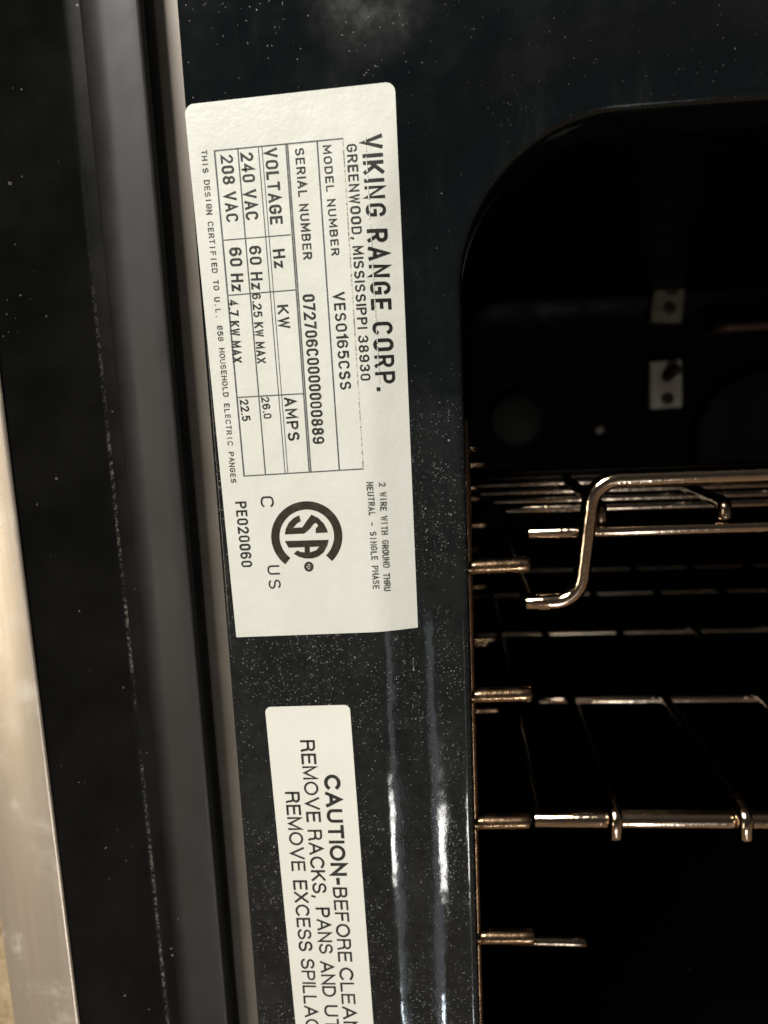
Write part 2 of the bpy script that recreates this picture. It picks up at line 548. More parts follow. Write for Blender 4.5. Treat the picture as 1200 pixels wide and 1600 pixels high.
# ceramic terminal block with its modelled reflection, lamp, fan cover and element on the rear wall
BW = DEPTH + 0.0005
def block(px0, py0, px1, py1, tilt, holes, mat):
    u0, v0 = un(px0, py1, BW + 0.012)
    u1, v1 = un(px1, py0, BW + 0.012)
    bm = bmesh.new()
    box(bm, u0, u1, v0, v1, BW, BW + 0.012, 0.0015)
    c = P((u0 + u1) / 2, (v0 + v1) / 2, BW)
    bmesh.ops.rotate(bm, verts=bm.verts, cent=c, matrix=Matrix.Rotation(math.radians(tilt), 3, 'Y'))
    o = obj('terminal_block', bm, mat, oven, origin=c)
    for hx, hy in holes:
        u, v = un(hx, hy, BW + 0.012)
        bm = bmesh.new()
        disc(bm, u, v, BW + 0.0118, 0.0052, 0.0012, 20, 0.0006)
        obj('screw_head', bm, M_screw, o)
    return o
block(1016, 562, 1067, 639, -2, ((1043, 588), (1043, 623)), M_ceramic)
block(1019, 437, 1070, 505, 5, ((1046, 482), (1050, 452)), M_reflected)  # modelled copy for the lower block's reflection, dimmed by its colour
bm = bmesh.new()
a, b = un(1046, 588, BW + 0.02), un(1075, 575, BW + 0.05)
tube(bm, [P(*a, BW + 0.013), P(*b, BW + 0.02)], 0.0045)
obj('element_terminal', bm, M_screw, oven)
bm = bmesh.new()
p0, p1 = un(1125, 512, BW + 0.03), un(1330, 500, BW + 0.03)
tube(bm, fillet([P(p0[0], p0[1], BW - 0.002), P(p0[0], p0[1], BW + 0.03), P(p1[0], p1[1], BW + 0.03), P(p1[0], p1[1], BW - 0.002)], 0.008), 0.0045)
obj('heating_element', bm, M_sheath, oven)
u, v = un(805, 655, BW)
bm = bmesh.new()
disc(bm, u, v, BW, 0.022, 0.012, 40, 0.006)
obj('lamp_cover', bm, M_glass, oven)
u, v = un(1195, 690, BW)
bm = bmesh.new()
disc(bm, u, v, BW, 0.062, 0.012, 48, 0.002)
obj('fan_cover', bm, M_fan, oven)
u, v = un(936, 671, BW)
bm = bmesh.new()
disc(bm, u, v, BW, 0.0035, 0.003, 16, 0.002)
obj('screw_head', bm, M_ceramic, oven)

# the left side: gap with gasket, charcoal panel, black channel, stainless trim
V0, V1 = FV0, FV1
bm = bmesh.new()
extrude_profile(bm, [(-0.1010, -0.012), (-0.0660, -0.012)], V0, V1, 1)
obj('gap_backing', bm, M_tan, oven)
bm = bmesh.new()
tube(bm, [P(-0.0800, V0 + i * (V1 - V0) / 30, -0.0068 + 0.0002 * math.sin(i * 1.3)) for i in range(31)], 0.0030, 16, False)
obj('door_gasket', bm, M_rubber, oven)
pr = [(-0.0990, -0.0105), (-0.0975, -0.0062)]
for i in range(9):
    t = i / 8
    pr.append((-0.0970 + 0.0085 * t, -0.0052 + 0.0042 * math.sin(t * math.pi / 2)))
pr += [(-0.0830, -0.0008), (-0.0798, -0.0007), (-0.0791, -0.0009), (-0.0787, -0.0014), (-0.0786, -0.0045)]
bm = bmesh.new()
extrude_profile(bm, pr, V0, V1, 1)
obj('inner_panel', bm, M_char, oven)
pr = [(-0.1236, 0.0102), (-0.1236, 0.0098), (-0.1200, 0.0070), (-0.1030, -0.0050), (-0.10215, -0.00555), (-0.10165, -0.0058), (-0.10125, -0.00590), (-0.1000, -0.0062), (-0.0976, -0.0063)]
bm = bmesh.new()
extrude_profile(bm, pr, V0, V1, 1, [0, 0, 0, 0, 1, 1, 0, 0])
obj('black_channel', bm, [M_satin, M_worn], oven)
pr = [(-0.1460, -0.010), (-0.1460, 0.0096), (-0.1456, 0.0105), (-0.1446, 0.0110), (-0.1246, 0.0110), (-0.1240, 0.0108), (-0.12365, 0.0103), (-0.12362, 0.0098)]
bm = bmesh.new()
extrude_profile(bm, pr, V0, V1, 1)
obj('stainless_trim', bm, M_steel, oven)

# the stone-faced panel beside it
bm = bmesh.new()
box(bm, -0.52, -0.1500, FV0 - 0.2, FV1 + 0.25, -0.06, -0.014, 0.003)
st = obj('cabinet_panel', bm, M_stone, None, origin=P(-0.33, FV0 - 0.2, -0.03))
st['label'] = 'mottled tan surface past the stainless trim in the lower left corner'
st['category'] = 'cabinet panel'

# ---------------------------------------------------------------- wire rack support
LW = -0.012
sup = thing('rack_support', P(0.012, -0.24, -0.2), 'brown heat-stained wire ladder with short pins on the left wall inside the oven', 'rack support')
bm = bmesh.new()
tube(bm, subdiv_line(P(0.0048, -0.235, LW), P(0.0048, -0.012, LW), 8), 0.0014, 14)
obj('upright', bm, M_upright, sup)
bm = bmesh.new()
tube(bm, subdiv_line(P(0.0052, -0.235, -0.42), P(0.0052, -0.012, -0.42), 8), 0.0016, 14)
obj('upright', bm, M_upright, sup)
for px, py in ((828, 882), (832, 1084), (829, 1283), (836, 1463)):
    u, v = un(px, py, LW)
    bm = bmesh.new()
    tube(bm, subdiv_line(P(0.0050, v - 0.0004, LW), P(u - 0.001, v, LW), 6), 0.0025, 20)
    obj('support_pin', bm, M_brown, sup)
    for wd in (-0.19, -0.30, -0.42):
        bm = bmesh.new()
        tube(bm, subdiv_line(P(0.0050, v - 0.0004, wd), P(u - 0.001, v, wd), 6), 0.0019, 14)
        obj('support_pin', bm, M_brown, sup)
b = un(913, 1472, -0.045)
bm = bmesh.new()
tube(bm, subdiv_line(P(0.005, b[1] + 0.0004, -0.045), P(*b, -0.045), 8), 0.0019)
obj('stop_wire', bm, M_dull, sup)

# ---------------------------------------------------------------- racks
def rail(u0, u1, v0, w, r, mat, name, par, slope=0.0):
    bm = bmesh.new()
    tube(bm, subdiv_line(P(u0, v0, w), P(u1, v0 + slope * (u1 - u0), w), 8), r)
    return obj(name, bm, mat, par)

RW = CAM - 0.267
low = thing('oven_rack', P(0.235, -0.16, -0.24), 'lower chrome rack with wire ends hooked over its straight front rail', 'oven rack', 'wire racks in the oven')
u0, v0 = un(836, 1279, RW)
rail(u0, 0.436, v0, RW, 0.0035, M_chrome, 'front_rail', low)
VL = v0
for k, (fac_, px) in enumerate(((1.404, 843), (1.80, 746), (2.14, 744), (2.42, 742))):
    Z = 0.267 * fac_
    w = CAM - Z
    u = un(px, 595 + 685 / fac_, w)[0]
    rail(max(u, 0.010), 0.440, VL, w, 0.0023, M_dull if k else M_chrome, 'cross_rail', low)
ux0 = un(957, 1280, RW)[0]
dux = un(1156, 1283, RW)[0] - ux0
k = 0
while ux0 + k * dux < 0.43:
    u = ux0 + k * dux
    vt = VL + 0.0035 + 0.0012
    bm = bmesh.new()
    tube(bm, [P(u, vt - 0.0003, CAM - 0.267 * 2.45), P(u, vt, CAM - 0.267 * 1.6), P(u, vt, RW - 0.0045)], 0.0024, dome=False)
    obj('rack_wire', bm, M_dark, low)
    bm = bmesh.new()
    pts = fillet([P(u, vt, RW - 0.0044), P(u, vt + 0.0002, RW + 0.0052), P(u, VL - 0.0034, RW + 0.0052)], 0.0042, 8)
    tube(bm, pts, 0.0028)
    for vv in bm.verts:                                      # hammered, uneven ends
        q = vv.co * 900
        vv.co += Vector((math.sin(q.z * 1.1 + q.y + k), 0.6 * math.sin(q.x * 1.7 + q.z * 0.9), 0.0)) * 0.00022
    obj('wire_end', bm, M_chrome, low)
    k += 1

bm = bmesh.new()
tube(bm, subdiv_line(P(u0 + 0.001, VL, RW - 0.004), P(u0 + 0.001, VL, CAM - 0.655), 10), 0.0023)
obj('side_rail', bm, M_dull, low)
up = thing('oven_rack', P(0.235, -0.09, -0.24), 'upper chrome rack whose raised front rail steps down in an S-bend', 'oven rack', 'wire racks in the oven')
zz = [un(*p, RW) for p in ((822, 941), (904, 938), (926, 750), (1200, 739))]
bm = bmesh.new()
pts = [P(*zz[0], RW), P(*zz[1], RW), P(*zz[2], RW), P(*zz[3], RW)]
right = pts[3]
pts = pts[:3] + [P(0.40, right.z + 0.0006, RW)]
tube(bm, fillet(pts, 0.0098, 12), 0.0031, 24)
obj('front_rail', bm, M_chrome, up)
bm = bmesh.new()
tube(bm, subdiv_line(P(zz[0][0] + 0.001, zz[0][1], RW - 0.004), P(zz[0][0] + 0.001, VL + 0.088, CAM - 0.60), 10), 0.0023)
obj('side_rail', bm, M_dull, up)
R2 = RW - 0.010
u0, v0 = un(826, 833, R2)
rail(u0, 0.436, v0, R2, 0.0025, M_chrome, 'lower_rail', up, 0.004)
VU = v0
for Z, px in ((0.312, 790), (0.336, 772), (0.362, 752), (0.390, 746), (0.412, 744), (0.432, 741)):
    w = CAM - Z
    u = un(px, 780, w)[0]
    rail(u, 0.440, VU + 0.003, w, 0.0023, M_dull, 'cross_rail', up)
for px in (937, 1130, 1323, 1516, 1709, 1902, 2095, 2288, 2480):
    u = un(px, 800, R2)[0]
    if u > 0.42:
        break
    v = un(1130, 786, R2)[1]
    v2 = un(1130, 806, R2)[1]
    bm = bmesh.new()
    tube(bm, [P(u, v, CAM - 0.355), P(u, v, R2 - 0.0045)], 0.0023, dome=False)
    obj('rack_wire', bm, M_dark, up)
    bm = bmesh.new()
    tube(bm, fillet([P(u, v, R2 - 0.0044), P(u, v, R2 + 0.001), P(u, v2, R2 + 0.001)], 0.003, 8), 0.0025)
    obj('wire_end', bm, M_dull, up)

# ---------------------------------------------------------------- labels: geometry on the pressed face
def drape(bm, off):
    """lay a flat mesh (x = u, z = v) on the face; each vertex carries its own small lift in y"""
    for vv in bm.verts:
        vv.co.y = -(face_w(lip_distance(vv.co.x, vv.co.z)) + off) + vv.co.y

def slice_u(bm, u0, u1, step):
    u = u0
    while u < u1:
        g = list(bm.verts) + list(bm.edges) + list(bm.faces)
        bmesh.ops.bisect_plane(bm, geom=g, plane_co=(u, 0, 0), plane_no=(1, 0, 0), dist=1e-7)
        u += step

def sheet(corners, rads, thick=0.00012):
    """rounded quadrilateral sheet from four (u, v) corners TL, TR, BR, BL"""
    cs = [Vector((c[0], 0, c[1])) for c in corners]
    out = []
    for i in range(4):
        a, b, c = cs[i - 1], cs[i], cs[(i + 1) % 4]
        r = rads[i]
        d1, d2 = (a - b).normalized(), (c - b).normalized()
        for j in range(9):
            t = math.pi / 2 * j / 8
            out.append(b + d1 * r * (1 - math.sin(t)) + d2 * r * (1 - math.cos(t)))
    bm = bmesh.new()
    top = [bm.verts.new(p) for p in out]
    bm.faces.new(top)
    slice_u(bm, -0.034, -0.006, 0.0006)
    for v in [i * 0.0025 for i in range(-84, 34)]:
        g = list(bm.verts) + list(bm.edges) + list(bm.faces)
        bmesh.ops.bisect_plane(bm, geom=g, plane_co=(0, 0, v), plane_no=(0, 0, 1), dist=1e-7)
    faces = list(bm.faces)
    ed = [e_ for e_ in bm.edges if e_.is_boundary]
    r = bmesh.ops.extrude_edge_only(bm, edges=ed)
    for g in r['geom']:
        if isinstance(g, bmesh.types.BMVert):
            g.co.y += thick
        if isinstance(g, bmesh.types.BMFace):
            g.material_index = 1
    bm.normal_update()
    for f in faces:
        if f.normal.y > 0:
            f.normal_flip()
    return bm

# ------------------------------------------------ a single-stroke gothic alphabet
def arc(cx, cy, rx, ry, a0, a1, n=10):
    return [(cx + rx * math.cos(math.radians(a0 + (a1 - a0) * i / n)), cy + ry * math.sin(math.radians(a0 + (a1 - a0) * i / n))) for i in range(n + 1)]
w_ = 0.50
def bowl(x0, x1, y0, y1, r=0.20):          # stadium outline, closed
    r = min(r, (x1 - x0) / 2, (y1 - y0) / 2)
    rx = (x1 - x0) / 2
    return arc(x0 + rx, y1 - r, rx, r, 0, 180, 14) + arc(x0 + rx, y0 + r, rx, r, 180, 360, 14) + [(x1, y1 - r)]
G = {
 'O': (w_, [bowl(0, w_, 0, 1, .26)]),
 '0': (w_ * .92, [bowl(0, w_ * .92, 0, 1, .26)]),
 'C': (w_, [arc(w_/2, .74, w_/2, .26, 22, 180) + arc(w_/2, .26, w_/2, .26, 180, 338)]),
 'G': (w_, [arc(w_/2, .74, w_/2, .26, 10, 180) + arc(w_/2, .26, w_/2, .26, 180, 360) + [(w_, .46), (w_ * .55, .46)]]),
 'D': (w_, [[(0, 0), (0, 1), (w_ * .5, 1)] + arc(w_ * .5, .72, w_ * .5, .28, 90, 0) + arc(w_ * .5, .28, w_ * .5, .28, 0, -90) + [(0, 0)]]),
 'U': (w_, [[(0, 1), (0, .26)] + arc(w_/2, .26, w_/2, .26, 180, 360) + [(w_, 1)]]),
 'V': (w_ * 1.08, [[(0, 1), (w_ * .54, 0), (w_ * 1.08, 1)]]),
 'I': (0.0, [[(0, 0), (0, 1)]]),
 'K': (w_, [[(0, 0), (0, 1)], [(w_, 1), (0, .36)], [(w_ * .34, .57), (w_, 0)]]),
 'N': (w_, [[(0, 0), (0, 1), (w_, 0), (w_, 1)]]),
 'R': (w_, [[(0, 0), (0, 1), (w_ * .55, 1)] + arc(w_ * .55, .75, w_ * .45, .25, 90, -90) + [(0, .5)], [(w_ * .5, .5), (w_, 0)]]),
 'P': (w_, [[(0, 0), (0, 1), (w_ * .55, 1)] + arc(w_ * .55, .74, w_ * .45, .26, 90, -90) + [(0, .48)]]),
 'B': (w_, [[(0, .5), (0, 1), (w_ * .55, 1)] + arc(w_ * .55, .76, w_ * .40, .24, 90, -90) + [(0, .52)], [(0, .52), (w_ * .55, .52)] + arc(w_ * .55, .26, w_ * .45, .26, 90, -90) + [(0, 0), (0, .52)]]),
 'A': (w_ * 1.08, [[(0, 0), (w_ * .54, 1), (w_ * 1.08, 0)], [(w_ * .18, .30), (w_ * .90, .30)]]),
 'E': (w_ * .86, [[(w_ * .86, 1), (0, 1), (0, 0), (w_ * .86, 0)], [(0, .52), (w_ * .74, .52)]]),
 'F': (w_ * .86, [[(w_ * .86, 1), (0, 1), (0, 0)], [(0, .52), (w_ * .74, .52)]]),
 'L': (w_ * .82, [[(0, 1), (0, 0), (w_ * .82, 0)]]),
 'T': (w_ * .96, [[(0, 1), (w_ * .96, 1)], [(w_ * .48, 1), (w_ * .48, 0)]]),
 'H': (w_, [[(0, 0), (0, 1)], [(w_, 0), (w_, 1)], [(0, .52), (w_, .52)]]),
 'M': (w_ * 1.2, [[(0, 0), (0, 1), (w_ * .6, .25), (w_ * 1.2, 1), (w_ * 1.2, 0)]]),
 'W': (w_ * 1.3, [[(0, 1), (w_ * .32, 0), (w_ * .65, .9), (w_ * .98, 0), (w_ * 1.3, 1)]]),
 'X': (w_, [[(0, 0), (w_, 1)], [(0, 1), (w_, 0)]]),
 'S': (w_, [arc(w_/2, .755, w_ * .48, .245, 32, 255, 16)[:-1] + arc(w_/2, .255, w_/2, .255, 75, -146, 16)]),
 'z': (w_ * .72, [[(0, .66), (w_ * .72, .66), (0, 0), (w_ * .72, 0)]]),
 '1': (w_ * .36, [[(0, .80), (w_ * .36, 1), (w_ * .36, 0)]]),
 '2': (w_, [arc(w_/2, .74, w_/2, .26, 170, -20, 14) + [(0, 0), (w_, 0)]]),
 '3': (w_, [arc(w_/2, .76, w_ * .46, .24, 160, -90, 14) + arc(w_/2, .26, w_/2, .26, 90, -160, 14)]),
 '4': (w_, [[(w_ * .74, 0), (w_ * .74, 1), (0, .28), (w_, .28)]]),
 '5': (w_, [[(w_ * .92, 1), (w_ * .12, 1), (w_ * .05, .54)] + arc(w_/2, .32, w_/2, .32, 130, -145, 16)]),
 '6': (w_, [arc(w_/2, .30, w_/2, .30, 0, 360, 20), [(0, .30), (0, .60)] + arc(w_/2, .74, w_/2, .26, 180, 25, 10)]),
 '7': (w_ * .9, [[(0, 1), (w_ * .9, 1), (w_ * .3, 0)]]),
 '8': (w_, [arc(w_/2, .76, w_ * .44, .24, 0, 360, 20), arc(w_/2, .26, w_/2, .26, 0, 360, 20)]),
 '9': (w_, [arc(w_/2, .70, w_/2, .30, 0, 360, 20), [(w_, .70), (w_, .40)] + arc(w_/2, .26, w_/2, .26, 0, -155, 10)]),
 '.': (0.02, [[(0, .0), (0.02, .0)]]),
 ',': (0.06, [[(0.05, .05), (0, -.16)]]),
 '-': (w_ * .7, [[(0, .48), (w_ * .7, .48)]]),
}
LETTERS = G
SEQ = [0]
def ribbon(bm, pts, t, origin, ex, ey):
    """flat stroke of width t (same units as pts) mapped by origin + x*ex + y*ey (2-D vectors in u, v)"""
    q = [pts[0]]
    for p in pts[1:]:
        if math.hypot(p[0] - q[-1][0], p[1] - q[-1][1]) > t * 0.02:
            q.append(p)
    if len(q) < 2:
        return
    closed = math.hypot(q[0][0] - q[-1][0], q[0][1] - q[-1][1]) < t * 0.1 and len(q) > 4
    if closed:
        q = q[:-1]
    n = len(q)
    def dirn(a, b):
        l = math.hypot(b[0] - a[0], b[1] - a[1])
        return ((b[0] - a[0]) / l, (b[1] - a[1]) / l)
    Ls, Rs = [], []
    for i in range(n):
        if closed:
            d1, d2 = dirn(q[i - 1], q[i]), dirn(q[i], q[(i + 1) % n])
        else:
            d1 = dirn(q[i - 1], q[i]) if i else dirn(q[0], q[1])
            d2 = dirn(q[i], q[i + 1]) if i < n - 1 else d1
        nx, ny = -(d1[1] + d2[1]), d1[0] + d2[0]
        l = math.hypot(nx, ny) or 1e-6
        nx, ny = nx / l, ny / l
        c = max(0.38, nx * -d1[1] + ny * d1[0])
        h = t / 2 / c
        px, py = q[i]
        if not closed and i in (0, n - 1):           # square cap, slightly long
            s = -1 if i == 0 else 1
            dd_ = d2 if i == 0 else d1
            px += s * dd_[0] * t * 0.45
            py += s * dd_[1] * t * 0.45
        Ls.append((px + nx * h, py + ny * h))
        Rs.append((px - nx * h, py - ny * h))
    SEQ[0] = (SEQ[0] + 1) % 6
    lift = -0.000012 * SEQ[0]
    def V(p):
        x = origin[0] + ex[0] * p[0] + ey[0] * p[1]
        z = origin[1] + ex[1] * p[0] + ey[1] * p[1]
        return bm.verts.new((x, lift, z))
    A = [V(p) for p in Ls]
    B = [V(p) for p in Rs]
    rng = range(n) if closed else range(n - 1)
    for i in rng:
        j = (i + 1) % n
        bm.faces.new((A[i], B[i], B[j], A[j]))

def line_frame(p0, p1, hpx):
    a = Vector(un(*p0))
    b = Vector(un(*p1))
    L = (b - a).length
    ex = (b - a).normalized()
    ey = Vector((-ex.y, ex.x))
    hh = (Vector(un(p0[0] + hpx, p0[1])) - a).length
    return a, ex, ey, L, hh

def stroke_text(bm, txt, p0, p1, hpx, t=0.13, mono=False, gap=0.20, jitter=0.0, table=None):
    """txt written from p0 to p1 (photo positions of the base line's ends), cap height hpx"""
    a, ex, ey, L, hh = line_frame(p0, p1, hpx)
    x = 0.0
    G = table or LETTERS
    place = []
    for ch in txt:
        if ch == ' ':
            x += (0.62 + gap) if mono else 0.42
            continue
        wd, st = G[ch]
        if mono:
            place.append((x + (0.62 - wd) / 2, ch))
            x += 0.62 + gap
        else:
            place.append((x, ch))
            x += wd + t + gap * (0.75 if ch in 'I1.,' else 1)
    total = place[-1][0] + G[place[-1][1]][0] + t
    sx = L / total
    for x, ch in place:
        wd, st = G[ch]
        o = a + ex * ((x + t / 2) * sx) + ey * (hh * t / 2 + random.uniform(-jitter, jitter) * hh)
        # strokes keep the same thickness in both directions: widen x of thin letters by working in real units
        kx = sx
        ky = hh * (1 - t)
        for s in st:
            pts = [(p[0] * kx, p[1] * ky) for p in s]
            ribbon(bm, pts, t * hh * random.uniform(0.92, 1.08), o, ex, ey)

def strip(bm, p0, p1, wpx):
    a, b = Vector(un(*p0)), Vector(un(*p1))
    ex = (b - a)
    L = ex.length
    ex.normalize()
    ey = Vector((-ex.y, ex.x))
    SEQ[0] = (SEQ[0] + 1) % 6
    n_ = 12
    t = wpx * 1.12 / 5510.0
    y = -0.000012 * SEQ[0]
    A = [bm.verts.new((*(a + ex * L * i / n_ + ey * t / 2).to_3d().xy, 0)) for i in range(n_ + 1)]
    B = [bm.verts.new((*(a + ex * L * i / n_ - ey * t / 2).to_3d().xy, 0)) for i in range(n_ + 1)]
    for vv in A + B:
        vv.co = (vv.co.x, y, vv.co.y)
    for i in range(n_):
        bm.faces.new((A[i], B[i], B[i + 1], A[i + 1]))

def poly(bm, pts):
    SEQ[0] = (SEQ[0] + 1) % 6
    vs = [bm.verts.new((u, -0.000012 * SEQ[0], v)) for u, v in pts]
    for tri in tessellate_polygon([[Vector((u * 1000, v * 1000, 0)) for u, v in pts]]):
        bm.faces.new([vs[i] for i in tri])

def finish(name, bm, mat, parent, off):
    slice_u(bm, -0.034, -0.006, 0.0009)
    bm.normal_update()
    for f in bm.faces:
        if f.normal.y > 0:
            f.normal_flip()
    drape(bm, off)
    return obj(name, bm, mat, parent, smooth=False)

# ------------------------------------------------ rating plate
cor = [un(288, 164), un(617, 127.5), un(652.5, 985), un(369.5, 995.5)]
bm = sheet(cor, (0.0026, 0.0026, 0.0003, 0.0003))
drape(bm, 0.00016)
plate = obj('rating_label', bm, [M_label, M_edge], None, origin=P(cor[3][0] + 0.027, cor[3][1], 0), angle=60)
plate['label'] = 'large cream label with ruled voltage table and round certification mark'
plate['category'] = 'label'

bm = bmesh.new()
T = stroke_text
T(bm, 'GREENWOOD, MISSISSIPPI 38930', (541, 226), (563.5, 595), 16.5, 0.17)
T(bm, 'MODEL NUMBER', (504, 227.5), (518, 400), 13, 0.17)
T(bm, 'VESO165CSS', (520.5, 457), (531.5, 609), 18, 0.17)
T(bm, 'SERIAL NUMBER', (460.5, 232), (474, 406), 14.5, 0.17)
T(bm, '072706C0000000889', (472.5, 461), (489, 693.5), 19, 0.17)
T(bm, 'VOLTAGE', (413, 232.5), (422.5, 351), 20, 0.17)
T(bm, '240 VAC', (375.5, 240), (384.5, 344.5), 20, 0.17)
T(bm, '208 VAC', (344.5, 243.5), (354, 347.5), 19.5, 0.17)
T(bm, 'Hz', (426, 390.5), (429, 419.5), 19, 0.17)
T(bm, 'KW', (433, 477), (436.5, 514), 17.5, 0.17)
T(bm, 'AMPS', (443.5, 621), (450.5, 689), 18.5, 0.17)
T(bm, '60 Hz', (389, 385), (393, 452.5), 19, 0.17)
T(bm, '60 Hz', (358, 387.5), (362.5, 455), 19.5, 0.17)
T(bm, '6.25 KW MAX', (393.5, 459), (402, 568), 14, 0.17)
T(bm, '4.7 KW MAX', (356.5, 469), (363.5, 567), 15, 0.17)
T(bm, '26.0', (408, 621), (412.5, 654.5), 12.5, 0.17)
T(bm, '22.5', (374.5, 625), (378.5, 658), 13.5, 0.17)
T(bm, 'PE020060', (367.5, 784), (377.5, 886), 17.5, 0.17)
T(bm, 'C', (407, 775), (408, 793), 20.5, 0.125)
T(bm, 'US', (417.5, 883), (420.5, 920), 19, 0.125, gap=0.3)
finish('printed_text', bm, M_ink, plate, 0.00022)

bm = bmesh.new()
T(bm, 'VIKING RANGE CORP', (564.5, 212.5), (586.5, 600), 32.5, 0.165, gap=0.26)
T(bm, '.', (588, 605.5), (588.6, 611), 29, 0.2)
finish('company_name', bm, M_bold, plate, 0.00022)

bm = bmesh.new()
T(bm, 'THIS DESIGN CERTIFIED TO U.L. 858 HOUSEHOLD ELECTRIC PANGES', (314, 234), (361, 754.5), 9.2, 0.175, mono=True, jitter=0.03)
finish('small_print', bm, M_faint, plate, 0.00022)
bm = bmesh.new()
T(bm, '2 WIRE WITH GROUND THRU', (592, 754), (600, 924), 10.5, 0.175, mono=True, jitter=0.04)
T(bm, 'NEUTRAL - SINGLE PHASE', (572.5, 752.5), (583, 920), 10.5, 0.175, mono=True, jitter=0.04)
finish('wiring_note', bm, M_faint, plate, 0.00022)

bm = bmesh.new()
z1 = lambda x, y: (270 + x / 3.0, 110 + y / 3.0)
z2 = lambda x, y: (290 + x / 3.0, 540 + y / 3.0)
for a, b, wp in ((z1(196, 376), z2(275, 611), 2.2), (z1(305, 366), z2(375, 605), 1.7), (z1(401, 358), z2(467, 599), 1.2), (z1(418, 356), z2(480, 598), 1.2),
                 (z1(530, 347), z2(580, 593), 1.9), (z1(538, 346), z2(588, 592), 1.9), (z1(677, 334), z2(721, 584), 2.0),
                 (z1(194, 378), z1(799, 320), 1.6), (z2(272, 611), z2(835, 577), 1.5),
                 (z1(236, 797), z1(554, 771), 1.6), (z1(262, 1055), z1(578, 1029), 1.6), (z2(243, 243), z2(551, 225), 1.6)):
    strip(bm, a, b, wp)
finish('ruled_table', bm, M_line, plate, 0.00019)
bm = bmesh.new()
strip(bm, z1(797, 321), z2(833, 578), 1.5)
finish('worn_rule', bm, M_speck, plate, 0.00019)

# certification mark: open ring round a monogram, with its registered sign
def zc(x, y):
    return un(390 + x / 5.217, 740 + y / 5.217)
bm = bmesh.new()
CX, CY = 467, 510
ro, ri = 290, 222
arcp = [(-40 - 4 + (360 - 80 + 4) * i / 60) for i in range(61)]        # measured from "down", clockwise
def ringpt(r, deg):
    a = math.radians(deg)
    return zc(CX + r * math.sin(a) * 1.0, CY + r * math.cos(a) * 0.985)
angs = [45 + (360 - 82) * i / 64 for i in range(65)]
for a0, a1 in zip(angs, angs[1:]):
    pts = [ringpt(ro, a0), ringpt(ro, a1), ringpt(ri, a1), ringpt(ri, a0)]
    f = bm.faces.new([bm.verts.new((u, 0, v)) for u, v in pts])
S_ = [(405, 338), (418, 385), (385, 405), (355, 440), (430, 437), (466, 385), (505, 333), (560, 360), (605, 405), (632, 455), (637, 478), (540, 482), (540, 447), (560, 425), (545, 400), (525, 405), (490, 450), (445, 487), (288, 493), (296, 450), (320, 400), (358, 362)]
poly(bm, [zc(*p) for p in S_])
poly(bm, [zc(*p) for p in [(288, 548), (645, 538), (632, 590), (318, 601)]])
poly(bm, [zc(*p) for p in [(449, 590), (490, 590), (494, 650), (449, 650)]])
poly(bm, [zc(*p) for p in [(636, 580), (605, 640), (560, 675), (510, 690), (450, 690), (400, 675), (360, 652), (390, 625), (420, 637), (450, 641), (495, 641), (545, 622), (577, 585)]])
RX, RY = 484, 757
circ = [zc(RX + 29 * math.cos(t * math.pi / 12), RY + 31 * math.sin(t * math.pi / 12)) for t in range(25)]
a0 = (0.0, 0.0)
ribbon(bm, circ, 0.0007, a0, (1, 0), (0, 1))
stroke_text(bm, 'R', (390 + 466 / 5.217, 740 + 744 / 5.217), (390 + 467 / 5.217, 740 + 773 / 5.217), 36 / 5.217, 0.2)
finish('certification_mark', bm, M_logo, plate, 0.00022)

# scratches through the company name: bare label shows through along its foot
bm = bmesh.new()
for i in range(26):
    t0 = i / 26 + random.uniform(0, 0.008)
    t1 = t0 + random.uniform(0.018, 0.034)
    off = 6.2 + random.uniform(-0.4, 0.4)
    q = lambda t: (564.5 + 22 * t + off, 212.5 + 388 * t)
    strip(bm, q(t0), q(min(t1, 1)), random.uniform(1.0, 1.7))
finish('scratch_marks', bm, M_label, plate, 0.00031)

# ------------------------------------------------ caution label
cor = [un(414, 1104.5), un(546.5, 1101), un(598.5, 1800), un(481.5, 1800)]
bm = sheet(cor, (0.0018, 0.0018, 0.0018, 0.0018))
drape(bm, 0.00016)
caut = obj('caution_label', bm, [M_caution, M_edge], None, origin=P(cor[3][0] + 0.01, cor[3][1], 0), angle=60)
caut['label'] = 'narrow white caution label on the black frame, about removing racks and pans'
caut['category'] = 'label'

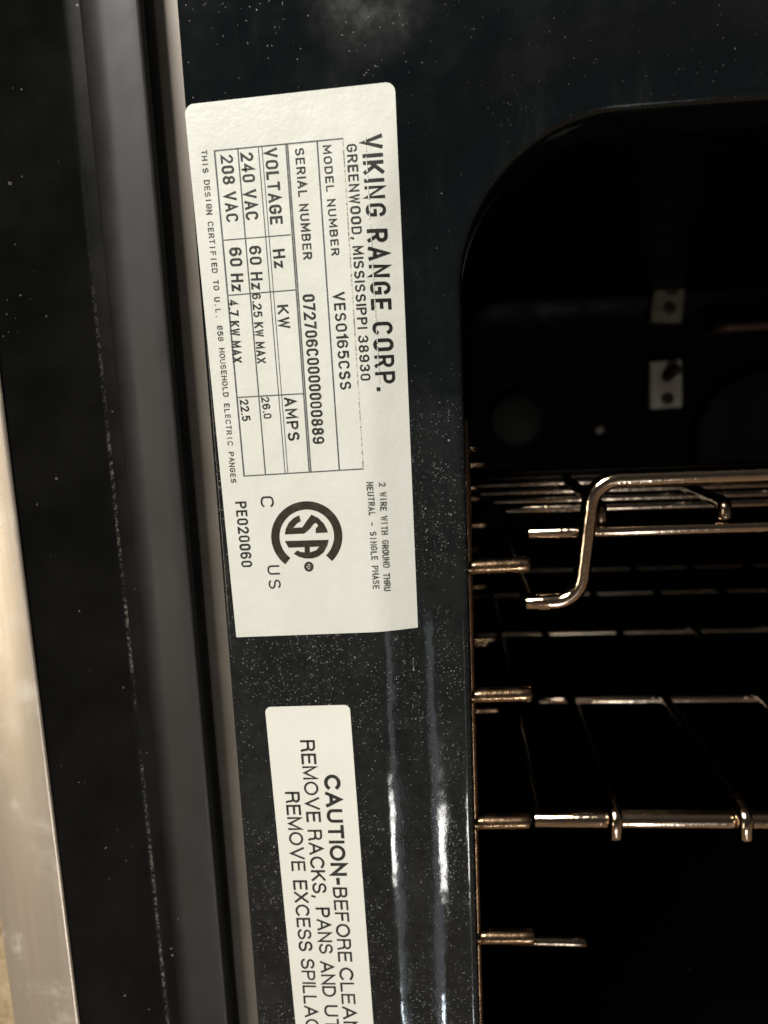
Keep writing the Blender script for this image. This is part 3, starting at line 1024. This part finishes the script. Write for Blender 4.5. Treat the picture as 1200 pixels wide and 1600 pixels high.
# rounder, wider capitals of the caution label
def ell(cx, rx, a0, a1, n=28):
    return arc(cx, 0.5, rx, 0.5, a0, a1, n)
H = dict(G)
H.update({
 'O': (.84, [ell(.42, .42, 90, 450)]),
 'C': (.76, [ell(.42, .42, 42, 318)]),
 'G': (.80, [ell(.42, .42, 42, 325) + [(.80, .44), (.46, .44)], [(.80, .44), (.80, 0)]]),
 'A': (.78, [[(0, 0), (.39, 1), (.78, 0)], [(.13, .32), (.65, .32)]]),
 'U': (.68, [[(0, 1), (0, .32)] + arc(.34, .32, .34, .32, 180, 360, 14) + [(.68, 1)]]),
 'T': (.70, [[(0, 1), (.70, 1)], [(.35, 1), (.35, 0)]]),
 'N': (.66, [[(0, 0), (0, 1), (.66, 0), (.66, 1)]]),
 'M': (.80, [[(0, 0), (0, 1), (.40, .06), (.80, 1), (.80, 0)]]),
 'B': (.64, [[(0, .5), (0, 1), (.36, 1)] + arc(.36, .77, .23, .23, 90, -90) + [(0, .54)], [(0, .54), (.38, .54)] + arc(.38, .27, .26, .27, 90, -90) + [(0, 0), (0, .54)]]),
 'D': (.70, [[(0, 0), (0, 1), (.30, 1)] + arc(.30, .5, .40, .5, 90, -90, 22) + [(0, 0)]]),
 'E': (.60, [[(.60, 1), (0, 1), (0, 0), (.60, 0)], [(0, .53), (.55, .53)]]),
 'F': (.56, [[(.56, 1), (0, 1), (0, 0)], [(0, .52), (.48, .52)]]),
 'L': (.52, [[(0, 1), (0, 0), (.52, 0)]]),
 'R': (.66, [[(0, 0), (0, 1), (.38, 1)] + arc(.38, .76, .24, .24, 90, -90) + [(0, .52)], [(.38, .52)] + arc(.38, .32, .22, .20, 90, 5, 8) + [(.61, .12), (.66, 0)]]),
 'P': (.62, [[(0, 0), (0, 1), (.36, 1)] + arc(.36, .74, .26, .26, 90, -90) + [(0, .48)]]),
 'S': (.66, [arc(.33, .755, .30, .245, 15, 255, 16)[:-1] + arc(.33, .255, .33, .255, 75, -170, 18)]),
 'V': (.76, [[(0, 1), (.38, 0), (.76, 1)]]),
 'K': (.68, [[(0, 0), (0, 1)], [(.66, 1), (0, .36)], [(.25, .60), (.68, 0)]]),
 'X': (.72, [[(0, 0), (.72, 1)], [(.03, 1), (.69, 0)]]),
 '-': (.26, [[(0, .38), (.26, .38)]]),
})
def font_text(bm, txt, p0, p1, hpx, bold=0.0):
    stroke_text(bm, txt, p0, p1, hpx, 0.205 if bold > 0.01 else 0.15, gap=0.13, table=H)
z3 = lambda x, y: (380 + x / 3.0, 1080 + y / 3.0)
bm = bmesh.new()
font_text(bm, 'CAUTION-', z3(377, 390), z3(416, 905), 25.5, 0.022)
font_text(bm, 'BEFORE', z3(419, 917), z3(446, 1266), 22.5, 0.004)
font_text(bm, 'CLEANING', z3(448, 1292), z3(486, 1745), 22.0, 0.004)
font_text(bm, 'REMOVE', z3(266, 228), z3(298, 612), 23, 0.003)
font_text(bm, 'RACKS,', z3(301, 648), z3(328, 966), 22.5, 0.003)
font_text(bm, 'PANS', z3(339, 1012), z3(357, 1228), 22, 0.003)
font_text(bm, 'AND', z3(359, 1262), z3(374, 1430), 21.5, 0.003)
font_text(bm, 'UTENSILS', z3(378, 1468), z3(412, 1890), 21.5, 0.003)
font_text(bm, 'REMOVE', z3(196, 470), z3(228, 842), 22.5, 0.003)
font_text(bm, 'EXCESS', z3(233, 884), z3(262, 1216), 22, 0.003)
font_text(bm, 'SPILLAGE', z3(268, 1250), z3(298, 1640), 21.5, 0.003)
finish('printed_text', bm, M_cink, caut, 0.00022)
